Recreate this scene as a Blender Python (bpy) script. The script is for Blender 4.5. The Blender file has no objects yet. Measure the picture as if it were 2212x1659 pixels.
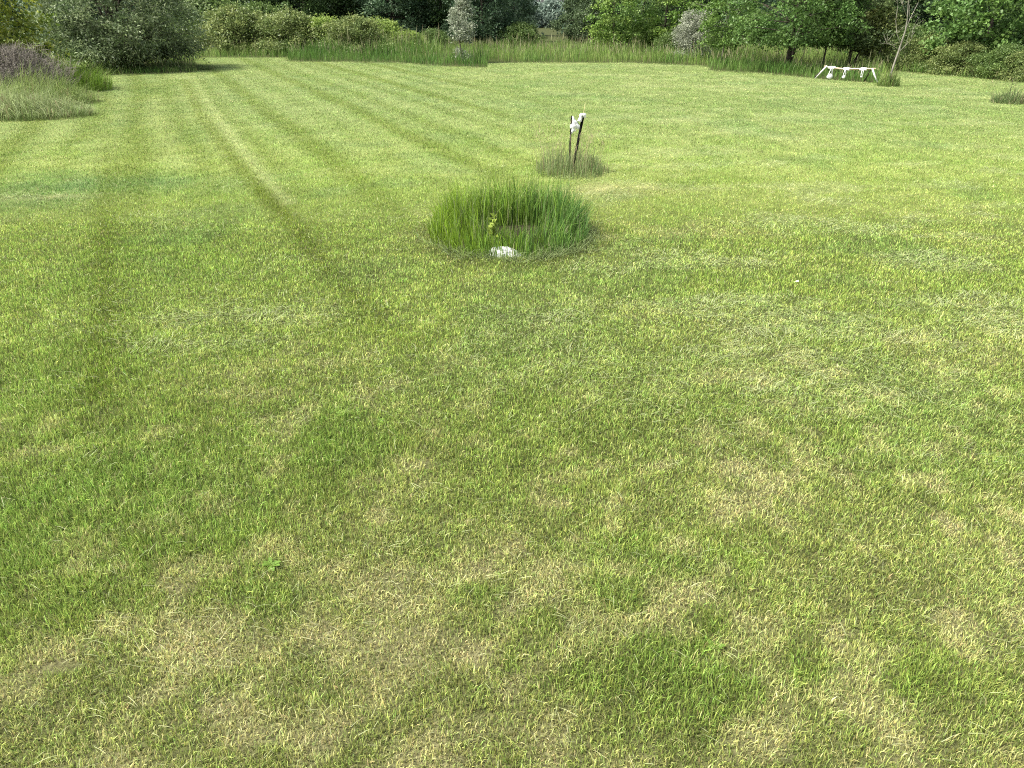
import bpy, math, random
import numpy as np

# ------------------------------------------------------------------ camera, light, exposure
PITCH = math.radians(27.72)
CAM_H = 3.0
FOC = 1537.0            # focal length in the units of a 2212 x 1659 picture
CX, CY = 1106.0, 829.5
SUN_EL, SUN_AZ = math.radians(56), math.radians(-104)   # azimuth from +Y towards +X (negative = left)

sc = bpy.context.scene
col = sc.collection
cam_d = bpy.data.cameras.new("camera")
cam = bpy.data.objects.new("camera", cam_d)
col.objects.link(cam)
cam.location = (0, 0, CAM_H)
cam.rotation_euler = (math.pi / 2 - PITCH, 0, 0)
cam_d.sensor_fit = 'HORIZONTAL'
cam_d.sensor_width = 36.0
cam_d.lens = 36.0 * FOC / 2212.0
cam_d.clip_start = 0.05
cam_d.clip_end = 3000
sc.camera = cam

world = bpy.data.worlds.new("World")
sc.world = world
world.use_nodes = True
wn = world.node_tree
bg = wn.nodes["Background"]
sky = wn.nodes.new("ShaderNodeTexSky")
sky.sky_type = 'NISHITA'
sky.sun_disc = False
sky.sun_elevation = SUN_EL
sky.sun_rotation = SUN_AZ
sky.dust_density = 3.5
sky.air_density = 1.0
sky.ozone_density = 1.0
hsv = wn.nodes.new("ShaderNodeHueSaturation")      # hazy, whitish summer sky
hsv.inputs["Saturation"].default_value = 0.45
wn.links.new(sky.outputs[0], hsv.inputs["Color"])
wn.links.new(hsv.outputs[0], bg.inputs[0])
bg.inputs[1].default_value = 0.13

sd = bpy.data.lights.new("sun", 'SUN')
sd.energy = 4.2
sd.angle = math.radians(8)
sd.color = (1.0, 0.95, 0.84)
so = bpy.data.objects.new("sun", sd)
col.objects.link(so)
so.rotation_euler = (math.pi / 2 - SUN_EL, 0, -SUN_AZ + math.pi)
so.location = (0, 0, 40)
sc.view_settings.view_transform = 'Standard'
sc.view_settings.look = 'None'
sc.view_settings.gamma = 1
sc.view_settings.exposure = 0.95
sc.cycles.use_denoising = False
sc.cycles.pixel_filter_type = 'BLACKMAN_HARRIS'
sc.cycles.filter_width = 1.1
sc.cycles.max_bounces = 5
sc.cycles.diffuse_bounces = 3
sc.cycles.transmission_bounces = 3
sc.cycles.transparent_max_bounces = 4

# ------------------------------------------------------------------ helpers
cp, sp = math.cos(PITCH), math.sin(PITCH)
rng = np.random.default_rng(7)


def G(px, py):
    """ground point seen at picture position (px, py)"""
    u, v = (px - CX) / FOC, -(py - CY) / FOC
    dy, dz = cp + v * sp, -sp + v * cp
    t = CAM_H / -dz
    return (u * t, dy * t)


def PT(px, py, Y):
    """point at distance Y seen at picture position"""
    u, v = (px - CX) / FOC, -(py - CY) / FOC
    dy, dz = cp + v * sp, -sp + v * cp
    t = Y / dy
    return (u * t, Y, CAM_H + dz * t)


def GX(px, Y):
    """ground point in picture column px at distance Y"""
    v = (Y * sp - CAM_H * cp) / (CAM_H * sp + Y * cp)
    t = Y / (cp + v * sp)
    return ((px - CX) / FOC * t, Y)


def proj(x, y, z=0.0):
    d = y * cp - (z - CAM_H) * sp
    up = y * sp + (z - CAM_H) * cp
    return CX + FOC * x / d, CY - FOC * up / d


_lat = {}


def lattice(x, y, s, seed):
    if seed not in _lat: _lat[seed] = np.random.default_rng(seed).random((256, 256))
    r = _lat[seed]
    fx, fy = x / s + 1000.0, y / s + 1000.0
    ix, iy = np.floor(fx).astype(int), np.floor(fy).astype(int)
    tx, ty = fx - ix, fy - iy
    tx, ty = tx * tx * (3 - 2 * tx), ty * ty * (3 - 2 * ty)
    a, b = r[ix % 256, iy % 256], r[(ix + 1) % 256, iy % 256]
    c, d = r[ix % 256, (iy + 1) % 256], r[(ix + 1) % 256, (iy + 1) % 256]
    return (a * (1 - tx) + b * tx) * (1 - ty) + (c * (1 - tx) + d * tx) * ty


def fbm(x, y, s, seed, octv=4):
    o, amp, tot = 0, 1.0, 0
    for k in range(octv):
        o = o + amp * lattice(x * (0.8 if k % 2 else 1) + y * (0.6 if k % 2 else 0),
                              y * (0.8 if k % 2 else 1) - x * (0.6 if k % 2 else 0), s / 2 ** k, seed + k)
        tot += amp
        amp *= 0.55
    return o / tot


def sstep(a, b, x):
    t = np.clip((x - a) / (b - a), 0, 1)
    return t * t * (3 - 2 * t)


def tag(o, label=None, cat=None, group=None, kind=None):
    if label: o["label"] = label
    if cat: o["category"] = cat
    if group: o["group"] = group
    if kind: o["kind"] = kind
    return o


def mesh_np(name, V, quads=None, tris=None, cols=None, smooth=False):
    me = bpy.data.meshes.new(name)
    nv = len(V)
    q = np.zeros((0, 4), int) if quads is None else np.asarray(quads)
    t = np.zeros((0, 3), int) if tris is None else np.asarray(tris)
    me.vertices.add(nv)
    me.vertices.foreach_set("co", np.ascontiguousarray(V, dtype=np.float32).ravel())
    me.loops.add(len(q) * 4 + len(t) * 3)
    me.polygons.add(len(q) + len(t))
    me.loops.foreach_set("vertex_index", np.concatenate([q.ravel(), t.ravel()]).astype(np.int32))
    ls = np.concatenate([np.arange(len(q)) * 4, len(q) * 4 + np.arange(len(t)) * 3]).astype(np.int32)
    me.polygons.foreach_set("loop_start", ls)
    try:
        lt = np.concatenate([np.full(len(q), 4), np.full(len(t), 3)]).astype(np.int32)
        me.polygons.foreach_set("loop_total", lt)
    except Exception:
        pass
    if smooth:
        me.polygons.foreach_set("use_smooth", np.ones(len(q) + len(t), dtype=bool))
    if cols is not None:
        ca = me.color_attributes.new("Col", 'FLOAT_COLOR', 'POINT')
        c4 = np.ones((nv, 4), np.float32)
        c4[:, :3] = np.clip(cols, 0.004, 0.9)
        ca.data.foreach_set("color", c4.ravel())
    me.update()
    return me


def link(name, me, mat, parent=None, loc=None):
    o = bpy.data.objects.new(name, me)
    col.objects.link(o)
    if me is not None and mat is not None and not me.materials:
        me.materials.append(mat)
    if parent is not None: o.parent = parent
    if loc is not None: o.location = loc
    return o


def empty(name, loc):
    o = bpy.data.objects.new(name, None)
    o.empty_display_size = 0.2
    col.objects.link(o)
    o.location = loc
    return o


# ------------------------------------------------------------------ materials
def leaf_mat(name, trans=0.35, rough=0.55, spec=0.3, gain=1.0):
    m = bpy.data.materials.new(name)
    m.use_nodes = True
    n, l = m.node_tree.nodes, m.node_tree.links
    n.clear()
    at = n.new("ShaderNodeAttribute"); at.attribute_name = "Col"
    nz = n.new("ShaderNodeTexNoise"); nz.inputs["Scale"].default_value = 9.0
    geo = n.new("ShaderNodeNewGeometry")
    l.new(geo.outputs["Position"], nz.inputs["Vector"])
    mr = n.new("ShaderNodeMapRange")
    mr.inputs[3].default_value = 0.8 * gain; mr.inputs[4].default_value = 1.2 * gain
    l.new(nz.outputs[0], mr.inputs[0])
    mx = n.new("ShaderNodeVectorMath"); mx.operation = 'SCALE'
    l.new(at.outputs["Color"], mx.inputs[0]); l.new(mr.outputs[0], mx.inputs["Scale"])
    pb = n.new("ShaderNodeBsdfPrincipled")
    pb.inputs["Roughness"].default_value = rough
    pb.inputs["Specular IOR Level"].default_value = spec
    l.new(mx.outputs[0], pb.inputs["Base Color"])
    tr = n.new("ShaderNodeBsdfTranslucent")
    l.new(mx.outputs[0], tr.inputs[0])
    mix = n.new("ShaderNodeMixShader"); mix.inputs[0].default_value = trans
    l.new(pb.outputs[0], mix.inputs[1]); l.new(tr.outputs[0], mix.inputs[2])
    out = n.new("ShaderNodeOutputMaterial")
    l.new(mix.outputs[0], out.inputs[0])
    return m


def solid_mat(name, c1, c2, scale=8, rough=0.7, trans=0.0, stretch=(1, 1, 1), bump=0.0, spec=0.3):
    m = bpy.data.materials.new(name)
    m.use_nodes = True
    n, l = m.node_tree.nodes, m.node_tree.links
    pb = n["Principled BSDF"]
    tc = n.new("ShaderNodeTexCoord")
    mp = n.new("ShaderNodeMapping"); mp.inputs["Scale"].default_value = stretch
    nz = n.new("ShaderNodeTexNoise"); nz.inputs["Scale"].default_value = scale; nz.inputs["Detail"].default_value = 6
    cr = n.new("ShaderNodeValToRGB")
    cr.color_ramp.elements[0].position = 0.35; cr.color_ramp.elements[1].position = 0.65
    cr.color_ramp.elements[0].color = (*c1, 1); cr.color_ramp.elements[1].color = (*c2, 1)
    l.new(tc.outputs["Object"], mp.inputs[0]); l.new(mp.outputs[0], nz.inputs["Vector"])
    l.new(nz.outputs[0], cr.inputs[0]); l.new(cr.outputs[0], pb.inputs["Base Color"])
    pb.inputs["Roughness"].default_value = rough
    pb.inputs["Specular IOR Level"].default_value = spec
    if bump:
        bp = n.new("ShaderNodeBump"); bp.inputs["Strength"].default_value = bump
        l.new(nz.outputs[0], bp.inputs["Height"]); l.new(bp.outputs[0], pb.inputs["Normal"])
    if trans:
        tr = n.new("ShaderNodeBsdfTranslucent"); l.new(cr.outputs[0], tr.inputs[0])
        mix = n.new("ShaderNodeMixShader"); mix.inputs[0].default_value = trans
        l.new(pb.outputs[0], mix.inputs[1]); l.new(tr.outputs[0], mix.inputs[2])
        l.new(mix.outputs[0], n["Material Output"].inputs[0])
    return m


M_grass = leaf_mat("grass_blades", 0.38, 0.5, 0.25)
M_tall = leaf_mat("tall_grass_blades", 0.35, 0.5, 0.3)
M_leaf = leaf_mat("tree_leaves", 0.32, 0.5, 0.35)
M_bark = solid_mat("dark_bark", (0.035, 0.028, 0.02), (0.10, 0.085, 0.065), 14, 0.9, stretch=(1, 1, .3), bump=.4)
M_palebark = solid_mat("pale_bark", (0.16, 0.15, 0.12), (0.34, 0.32, 0.27), 14, 0.9, stretch=(1, 1, .3), bump=.4)
M_plastic = solid_mat("white_plastic", (0.86, 0.87, 0.88), (0.93, 0.93, 0.94), 20, 0.4, trans=0.25, bump=0.25)
M_black = solid_mat("black_post", (0.004, 0.004, 0.004), (0.010, 0.010, 0.010), 60, 0.8, spec=.05)
M_pole = solid_mat("peeled_pole", (0.44, 0.32, 0.22), (0.68, 0.55, 0.43), 6, 0.7, stretch=(.4, 4, 4))
M_whitewood = solid_mat("white_painted_leg", (0.7, 0.7, 0.68), (0.85, 0.85, 0.83), 9, 0.6)
M_rod = solid_mat("pale_yellow_rod", (0.62, 0.55, 0.24), (0.75, 0.68, 0.38), 30, 0.5)
M_stone = solid_mat("white_slab", (0.34, 0.37, 0.32), (0.66, 0.67, 0.66), 12, 0.7, bump=0.3)


# ------------------------------------------------------------------ lawn colour (what grows where, with some shading put in)
def seg_dist(x, y, a, b):
    ax, ay = a; bx, by = b
    dx, dy = bx - ax, by - ay
    L2 = dx * dx + dy * dy
    t = np.clip(((x - ax) * dx + (y - ay) * dy) / L2, 0, 1)
    cx_, cy_ = ax + t * dx, ay + t * dy
    side = (x - ax) * dy - (y - ay) * dx      # >0 on the right of a->b
    return np.hypot(x - cx_, y - cy_), side


def line_w(x, y, pts, w):
    g = [G(*p) for p in pts]
    d = np.full(np.shape(x), 1e9)
    for a, b in zip(g[:-1], g[1:]):
        d = np.minimum(d, seg_dist(x, y, a, b)[0])
    return np.exp(-(d / w) ** 2)


_nc = {}


def blob(x, y, px, py, rx, ry):
    """soft patch of the ground centred under (px, py); rx, ry in metres"""
    gx, gy = G(px, py)
    key = (len(x), float(x[0]), float(y[-1])) if len(x) else 0
    if _nc.get("k") != key:
        _nc["k"] = key
        _nc["n"] = ((fbm(x, y, 0.9, 91) - 0.5) * 1.4 + (fbm(x, y, 0.2, 93, 2) - .5) * .5,
                    (fbm(x, y, 0.9, 95) - 0.5) * 1.4 + (fbm(x, y, 0.2, 97, 2) - .5) * .5)
    nx, ny = _nc["n"]
    return np.exp(-(((x - gx) / rx + nx) ** 2 + ((y - gy) / ry + ny) ** 2))


DRY = [(880, 1290, .75, .35, .75), (560, 1400, .6, .22, .7), (850, 1430, .7, .22, .9), (1180, 1300, .45, .22, .7),
       (1090, 1240, .35, .16, .6), (560, 1560, .28, .12, 1.0), (150, 1400, .35, .13, .9), (60, 1600, .3, .15, .6),
       (1900, 1540, .4, .18, .6), (1180, 1560, .7, .18, .5), (1600, 1570, .5, .15, .35), (650, 1130, .4, .25, .4),
       (1700, 1230, .45, .2, .3), (1380, 1130, .5, .3, .3), (1290, 410, 1.5, .5, .6), (1400, 500, 1.4, .5, .4),
       (80, 425, .9, .3, .55), (1000, 1480, .5, .15, .5), (820, 1010, .35, .2, .4), (2000, 1600, .4, .15, .4),
       (1080, 1090, .5, .3, .3), (700, 1500, .5, .15, .4), (1320, 1330, .35, .13, .5), (420, 1250, .3, .15, .35)]
GREEN = [(150, 1100, 1.2, .9, .9), (720, 930, .5, .7, .8), (60, 1200, .5, .5, .8), (230, 400, 2.2, .9, .7), (1180, 1390, .1, .1, .0),
         (1500, 1430, .7, .3, .7), (1400, 1200, .3, .3, .5), (520, 420, 1.6, 1.2, .45), (1960, 950, 1.2, .9, .35),
         (1050, 1290, .22, .12, .6), (1950, 1450, .4, .25, .4), (600, 1280, .3, .2, .4), (330, 560, 2.6, 2.2, .65), (150, 800, 1.6, 1.6, .6), (560, 560, 1.4, 1.6, .4), (420, 1000, .9, 1.0, .5), (1250, 850, 1.6, 1.4, .3), (880, 700, 1.4, 1.2, .25),
         (1450, 880, 1.2, .8, .3), (1650, 620, 1.6, .9, .3), (1560, 1540, .4, .12, .4)]
STRIPES = [[(410, 175), (470, 260), (560, 380), (640, 480), (700, 560)]]
LIGHTS = [[(420, 168), (450, 225), (500, 300), (565, 375), (620, 440)]]


def lawn(x, y):
    """returns base colour, height factor, litter amount for lawn positions"""
    n1 = fbm(x, y, 0.55, 11)
    n2 = fbm(x, y, 2.4, 21)
    n3 = fbm(x, y, 7.0, 31, 3)
    n4 = fbm(x, y, 0.22, 41, 3)
    dist = np.hypot(x, y)
    near = 1 - sstep(3.5, 8.0, y)
    far = sstep(9.0, 22.0, y)
    dry = 0.40 * sstep(0.48, 0.64, n1 * .25 + n2 * .15 + n4 * .6) * (0.2 + 0.8 * near)
    dry += 0.13 * near + 0.02
    for px, py, rx, ry, a in DRY:
        dry = np.maximum(dry, .82 * a * blob(x, y, px, py, rx, ry) * (0.35 + 1.5 * (n4 - .2)))
    grn = 0.32 * sstep(0.5, 0.7, fbm(x, y, 1.1, 51))
    for px, py, rx, ry, a in GREEN:
        grn = np.maximum(grn, a * blob(x, y, px, py, rx, ry))
    grn = np.clip(grn, 0, 1)
    dry = np.clip(dry - 0.55 * grn, 0, 1)
    # mowing passes: light and dark of grass laid either way, put into the colour
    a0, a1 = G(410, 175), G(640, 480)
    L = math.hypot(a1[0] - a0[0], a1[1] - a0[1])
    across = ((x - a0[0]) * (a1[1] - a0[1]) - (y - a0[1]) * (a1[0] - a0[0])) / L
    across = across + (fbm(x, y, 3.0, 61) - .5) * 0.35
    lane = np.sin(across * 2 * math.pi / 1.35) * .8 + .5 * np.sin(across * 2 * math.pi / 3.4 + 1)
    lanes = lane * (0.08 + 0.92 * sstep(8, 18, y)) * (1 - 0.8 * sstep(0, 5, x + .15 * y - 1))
    dk = 1.2 * line_w(x, y, [(398, 172), (434, 250), (512, 350), (592, 440), (652, 510), (712, 590)], 0.19) * (.5 + .5 * sstep(8.5, 14, y))  # wheel line: shading of flattened blades painted as darker grass
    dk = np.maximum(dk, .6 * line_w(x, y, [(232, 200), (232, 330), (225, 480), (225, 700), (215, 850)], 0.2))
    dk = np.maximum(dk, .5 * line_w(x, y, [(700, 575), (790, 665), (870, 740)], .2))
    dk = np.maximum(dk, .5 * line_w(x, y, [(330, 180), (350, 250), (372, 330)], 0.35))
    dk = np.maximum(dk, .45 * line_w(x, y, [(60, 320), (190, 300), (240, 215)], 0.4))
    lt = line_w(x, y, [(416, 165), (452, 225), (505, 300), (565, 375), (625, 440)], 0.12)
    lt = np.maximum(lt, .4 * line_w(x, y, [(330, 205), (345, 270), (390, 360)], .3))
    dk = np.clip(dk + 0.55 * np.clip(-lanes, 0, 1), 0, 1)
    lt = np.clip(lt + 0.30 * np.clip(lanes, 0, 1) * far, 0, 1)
    # pale clippings lying on top (mostly right half and centre)
    right = sstep(-1, 2.5, x) * sstep(3.6, 7, y)
    lit = sstep(0.50, 0.66, fbm(x * .7, y * 1.3, 1.0, 71)) * (0.2 + 0.8 * right)
    lit = np.maximum(lit, .9 * blob(x, y, 560, 680, 1.2, .35))
    lit = np.maximum(lit, .8 * blob(x, y, 440, 745, .8, .25))
    lit = np.maximum(lit, .9 * blob(x, y, 80, 425, 1.0, .3))
    lit = np.maximum(lit, .9 * blob(x, y, 1900, 850, 1.8, .6))
    lit = np.maximum(lit, .9 * blob(x, y, 1700, 720, 1.8, .4))
    lit = np.maximum(lit, .8 * blob(x, y, 1200, 690, 1.0, .3))
    lit = np.maximum(lit, .6 * blob(x, y, 2050, 1000, .8, .4))
    # base colours
    c_mid = np.array([0.345, 0.440, 0.100])
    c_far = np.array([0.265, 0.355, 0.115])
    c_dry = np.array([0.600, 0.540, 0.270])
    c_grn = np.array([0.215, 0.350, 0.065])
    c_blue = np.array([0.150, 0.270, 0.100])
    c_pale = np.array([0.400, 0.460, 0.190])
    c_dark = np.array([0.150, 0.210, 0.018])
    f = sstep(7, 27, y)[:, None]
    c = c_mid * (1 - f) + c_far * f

    def mix(c, d, a):
        a = np.clip(a, 0, 1)[:, None]
        return c * (1 - a) + d * a
    c = mix(c, c_pale, 0.55 * (n3 - .35) * far + .35 * lit)
    c = mix(c, c_grn, grn * .75 * (1 - .4 * far))
    c = mix(c, c_blue, .7 * blob(x, y, 230, 395, 2.4, .9) + .5 * blob(x, y, 30, 440, 1.2, 1.0) + .25 * sstep(.55, .7, fbm(x, y, 1.7, 81)) * (1 - near))
    c = mix(c, c_dry, dry * .85)
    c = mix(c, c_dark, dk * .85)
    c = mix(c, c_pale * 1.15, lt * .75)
    # ring of darker colour round the big clump, worn soil at one spot
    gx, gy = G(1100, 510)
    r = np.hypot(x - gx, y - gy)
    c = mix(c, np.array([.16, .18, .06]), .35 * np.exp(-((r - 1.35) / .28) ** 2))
    n5 = fbm(x, y, .13, 43, 3)
    c = c * ((0.60 + 0.5 * n4 + .36 * n5) * (1 + .17 * sstep(4.5, 8, y) * (1 - sstep(9, 15, y))))[:, None]  # random mottle; middle distance lightened in colour to offset blade self-shadow
    hf = 0.75 + 0.45 * grn - 0.35 * dry + 0.2 * (n1 - .5) + .55 * (n5 - .45)
    soil = blob(x, y, 142, 1437, .12, .05)
    hf = np.where(soil > .45, 0.12, hf)
    return c, np.clip(hf, .12, 1.6), lit, dry, soil


def blades(x, y, z, h, w, az, lean, c, seg=2, tipc=1.12, bend=.45):
    """grass blades as numpy arrays -> verts, quads, tris, colours"""
    n = len(x)
    wa = rng.uniform(0, math.pi, n)
    wx, wy = np.cos(wa) * w / 2, np.sin(wa) * w / 2
    dx, dy = np.cos(az), np.sin(az)
    s1, k1 = np.sin(lean), np.cos(lean)
    tip = np.stack([x + dx * s1 * h, y + dy * s1 * h, z + k1 * h], 1)
    if seg == 1:
        V = np.empty((n, 3, 3), np.float32)
        V[:, 0] = np.stack([x - wx, y - wy, z], 1)
        V[:, 1] = np.stack([x + wx, y + wy, z], 1)
        V[:, 2] = tip
        T = np.arange(n * 3).reshape(n, 3)
        C = np.repeat(c[:, None, :], 3, 1).copy()
        C[:, 2] *= tipc
        return V.reshape(-1, 3), None, T, C.reshape(-1, 3)
    s2, k2 = np.sin(lean * bend), np.cos(lean * bend)
    mh = h * .55
    mid = np.stack([x + dx * s2 * mh, y + dy * s2 * mh, z + k2 * mh], 1)
    V = np.empty((n, 5, 3), np.float32)
    off = np.stack([wx, wy, 0 * wx], 1)
    V[:, 0] = np.stack([x, y, z], 1) - off
    V[:, 1] = np.stack([x, y, z], 1) + off
    V[:, 2] = mid + off * .85
    V[:, 3] = mid - off * .85
    V[:, 4] = tip
    b = np.arange(n) * 5
    Q = np.stack([b, b + 1, b + 2, b + 3], 1)
    T = np.stack([b + 3, b + 2, b + 4], 1)
    C = np.repeat(c[:, None, :], 5, 1).copy()
    C[:, 4] *= tipc
    C[:, :2] = C[:, :2] * .9
    return V.reshape(-1, 3), Q, T, C.reshape(-1, 3)


class Acc:
    def __init__(s): s.V, s.Q, s.T, s.C, s.n = [], [], [], [], 0

    def add(s, V, Q, T, C):
        if Q is not None and len(Q): s.Q.append(np.asarray(Q) + s.n)
        if T is not None and len(T): s.T.append(np.asarray(T) + s.n)
        s.V.append(V); s.C.append(C); s.n += len(V)

    def mesh(s, name, smooth=False):
        return mesh_np(name, np.concatenate(s.V), np.concatenate(s.Q) if s.Q else None,
                       np.concatenate(s.T) if s.T else None, np.concatenate(s.C), smooth)


# outline of the mown lawn's far edge, as seen (px, py)
EDGE = [(-400, 290), (0, 278), (60, 270), (112, 246), (188, 205), (190, 168), (215, 163), (300, 161), (425, 156), (426, 125),
        (621, 125), (622, 132), (698, 134), (848, 135), (957, 143), (1052, 146), (1054, 135), (1370, 136), (1530, 143),
        (1532, 153), (1646, 158), (1747, 169), (1898, 181), (1900, 162), (1935, 154), (1989, 159), (2054, 164), (2212, 177), (2600, 215)]
EX, EY = [e[0] for e in EDGE], [e[1] for e in EDGE]


def edge_py(px): return np.interp(px, EX, EY)


def clump_c(): return G(1100, 510)


GC = G(1100, 510)
PC = G(1234, 371)

# ------------------------------------------------------------------ ground sheet
def ground():
    m = bpy.data.materials.new("ground_thatch")
    m.use_nodes = True
    n, l = m.node_tree.nodes, m.node_tree.links
    pb = n["Principled BSDF"]; pb.inputs["Roughness"].default_value = .95
    pb.inputs["Specular IOR Level"].default_value = .1
    at = n.new("ShaderNodeAttribute"); at.attribute_name = "Col"
    geo = n.new("ShaderNodeNewGeometry")
    nz = n.new("ShaderNodeTexNoise"); nz.inputs["Scale"].default_value = 45; nz.inputs["Detail"].default_value = 8
    l.new(geo.outputs["Position"], nz.inputs["Vector"])
    mr = n.new("ShaderNodeMapRange"); mr.inputs[1].default_value = .3; mr.inputs[2].default_value = .7
    mr.inputs[3].default_value = .45; mr.inputs[4].default_value = 1.35
    l.new(nz.outputs[0], mr.inputs[0])
    vm = n.new("ShaderNodeVectorMath"); vm.operation = 'SCALE'
    l.new(at.outputs["Color"], vm.inputs[0]); l.new(mr.outputs[0], vm.inputs["Scale"])
    l.new(vm.outputs[0], pb.inputs["Base Color"])
    bp = n.new("ShaderNodeBump"); bp.inputs["Strength"].default_value = .5; bp.inputs["Distance"].default_value = .02
    l.new(nz.outputs[0], bp.inputs["Height"]); l.new(bp.outputs[0], pb.inputs["Normal"])
    # graded grid: fine near the camera, coarse to the horizon
    ys = np.concatenate([[-400, -100, -30, -8], np.arange(-2, 14, .16), np.geomspace(14.2, 70, 90), [80, 100, 150, 300, 700, 1500]])
    xs_ = np.concatenate([np.arange(0, 9, .18), np.geomspace(9.2, 60, 70), [80, 120, 250, 600, 1500]])
    xs = np.concatenate([-xs_[::-1][:-1], xs_])
    X, Y = np.meshgrid(xs, ys)
    x, y = X.ravel(), Y.ravel()
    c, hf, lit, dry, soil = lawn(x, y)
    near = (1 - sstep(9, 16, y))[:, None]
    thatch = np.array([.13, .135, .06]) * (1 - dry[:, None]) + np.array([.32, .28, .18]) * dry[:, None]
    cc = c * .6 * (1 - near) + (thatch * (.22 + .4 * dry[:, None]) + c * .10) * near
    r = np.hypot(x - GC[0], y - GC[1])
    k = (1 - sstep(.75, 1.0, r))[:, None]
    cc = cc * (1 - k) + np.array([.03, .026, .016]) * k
    s = np.clip(soil * 1.6, 0, 1)[:, None]
    cc = cc * (1 - s) + np.array([.075, .05, .035]) * s
    px, py = proj(x, np.maximum(y, 1))
    wild = ((py < edge_py(px)) & (y > 15) & (px > 192))[:, None]
    cc = np.where(wild, np.array([.06, .07, .025]), cc)
    nx, ny = len(xs), len(ys)
    i = np.arange(nx - 1)[None, :] + nx * np.arange(ny - 1)[:, None]
    i = i.ravel()
    Q = np.stack([i, i + 1, i + 1 + nx, i + nx], 1)
    z = -0.004 * np.ones_like(x)
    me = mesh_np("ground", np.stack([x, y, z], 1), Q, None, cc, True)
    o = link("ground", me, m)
    tag(o, kind="structure")


ground()


# ------------------------------------------------------------------ lawn grass
def lawn_grass():
    acc = Acc()
    ys = [1.1]
    while ys[-1] < 62: ys.append(ys[-1] * 1.12 + .05)
    for y0, y1 in zip(ys[:-1], ys[1:]):
        ym = (y0 + y1) / 2
        s = math.sqrt(ym * ym + 9)
        w = 0.0013 + .44 * s / 711
        h = 0.045 + .004 * (1 - sstep(4, 10, ym))
        cot = ym / 3.0
        N = min(19000, 2.5 / (w * h * .6 * cot))
        hw0, hw1 = .74 * math.hypot(y0, 3) + 1.2, .74 * math.hypot(y1, 3) + 1.2
        n = int(N * (hw0 + hw1) * (y1 - y0))
        y = rng.uniform(y0, y1, n)
        x = rng.uniform(-1, 1, n) * (hw0 + (hw1 - hw0) * (y - y0) / (y1 - y0))
        # clumpiness
        keep = rng.random(n) < (.35 + 1.0 * fbm(x, y, .09, 101, 2))
        px, py = proj(x, y)
        keep &= (py > edge_py(px) - 2) | (px < 190)
        keep &= np.hypot(x - GC[0], y - GC[1]) > 1.02
        x, y = x[keep], y[keep]
        n = len(x)
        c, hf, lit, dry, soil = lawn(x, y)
        pd = .07 + .75 * dry
        isdry = rng.random(n) < pd
        c = np.where(isdry[:, None], c * .35 + np.array([.56, .51, .26]) * .65, c)
        c = c * (rng.uniform(.35, 1.30, n) + .75 * (rng.random(n) < .17))[:, None]
        hue = rng.normal(0, .11, n)
        c = c * np.stack([1 + hue, np.ones(n), 1 + .5 * hue], 1)
        hh = h * hf * rng.uniform(.5, 1.45, n)
        bigw = np.where(rng.random(n) < .05, 1.7, 1.0)
        # mowing lean direction with local swirl
        swirl = fbm(x, y, .5, 111, 2) * 4 * math.pi
        az = swirl + rng.normal(0, 1.9, n)
        lean = np.abs(rng.normal(.34, .42, n)) + .5 * lit + .3 * dry
        lean = np.clip(lean, 0, 1.45)
        V, Q, T, C = blades(x, y, np.zeros(n) - .004, hh, w * bigw * rng.uniform(.6, 1.25, n), az, lean, c, 2 if ym < 11 else 1)
        acc.add(V, Q, T, C)
        # cut clippings lying on top: long pale strands
        Nc = (.022 + .085 * sstep(4, 8, ym)) * N * (hw0 + hw1) * (y1 - y0)
        n = int(Nc)
        y = rng.uniform(y0, y1, n)
        x = rng.uniform(-1, 1, n) * (hw0 + (hw1 - hw0) * (y - y0) / (y1 - y0))
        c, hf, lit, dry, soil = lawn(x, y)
        px, py = proj(x, y)
        k = (rng.random(n) < np.clip(lit * 1.0 + .10 + .35 * dry, 0, 1)) & (py > edge_py(px)) & (np.hypot(x - GC[0], y - GC[1]) > 1.3)
        x, y, lit, dry = x[k], y[k], lit[k], dry[k]
        n = len(x)
        az = fbm(x, y, .45, 121, 2) * 3 * math.pi + rng.normal(0, .45, n)
        base = np.array([.42, .48, .24]) * (1 - dry[:, None]) + np.array([.60, .55, .32]) * dry[:, None]
        cc = base * rng.uniform(.6, 1.3, n)[:, None]
        hh = rng.uniform(.04, .11, n) * (1 + .4 * lit)
        z = rng.uniform(.012, .045, n)
        lean = rng.normal(1.42, .16, n)
        V, Q, T, C = blades(x, y, z, hh, w * rng.uniform(.55, 1.1, n), az, lean, cc, 2 if ym < 16 else 1, bend=.9)
        acc.add(V, Q, T, C)
    o = link("lawn_grass", acc.mesh("lawn_grass"), M_grass)
    tag(o, "short mown lawn grass with pale clippings and dry straw patches", "grass", kind="stuff")


lawn_grass()


# ------------------------------------------------------------------ tall uncut grass
def tall_tint(n, x, y, brown=0.25):
    a = fbm(x, y, 1.6, 131)
    g1, g2, g3 = np.array([.12, .225, .04]), np.array([.27, .38, .10]), np.array([.28, .27, .14])
    t = np.clip(a * 1.6 - .35 + rng.normal(0, .22, n), 0, 1)[:, None]
    c = g1 * (1 - t) + g2 * t
    b = (rng.random(n) < brown)[:, None]
    c = np.where(b, g3 * rng.uniform(.6, 1.1, n)[:, None], c)
    return c * rng.uniform(.7, 1.3, n)[:, None]


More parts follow.
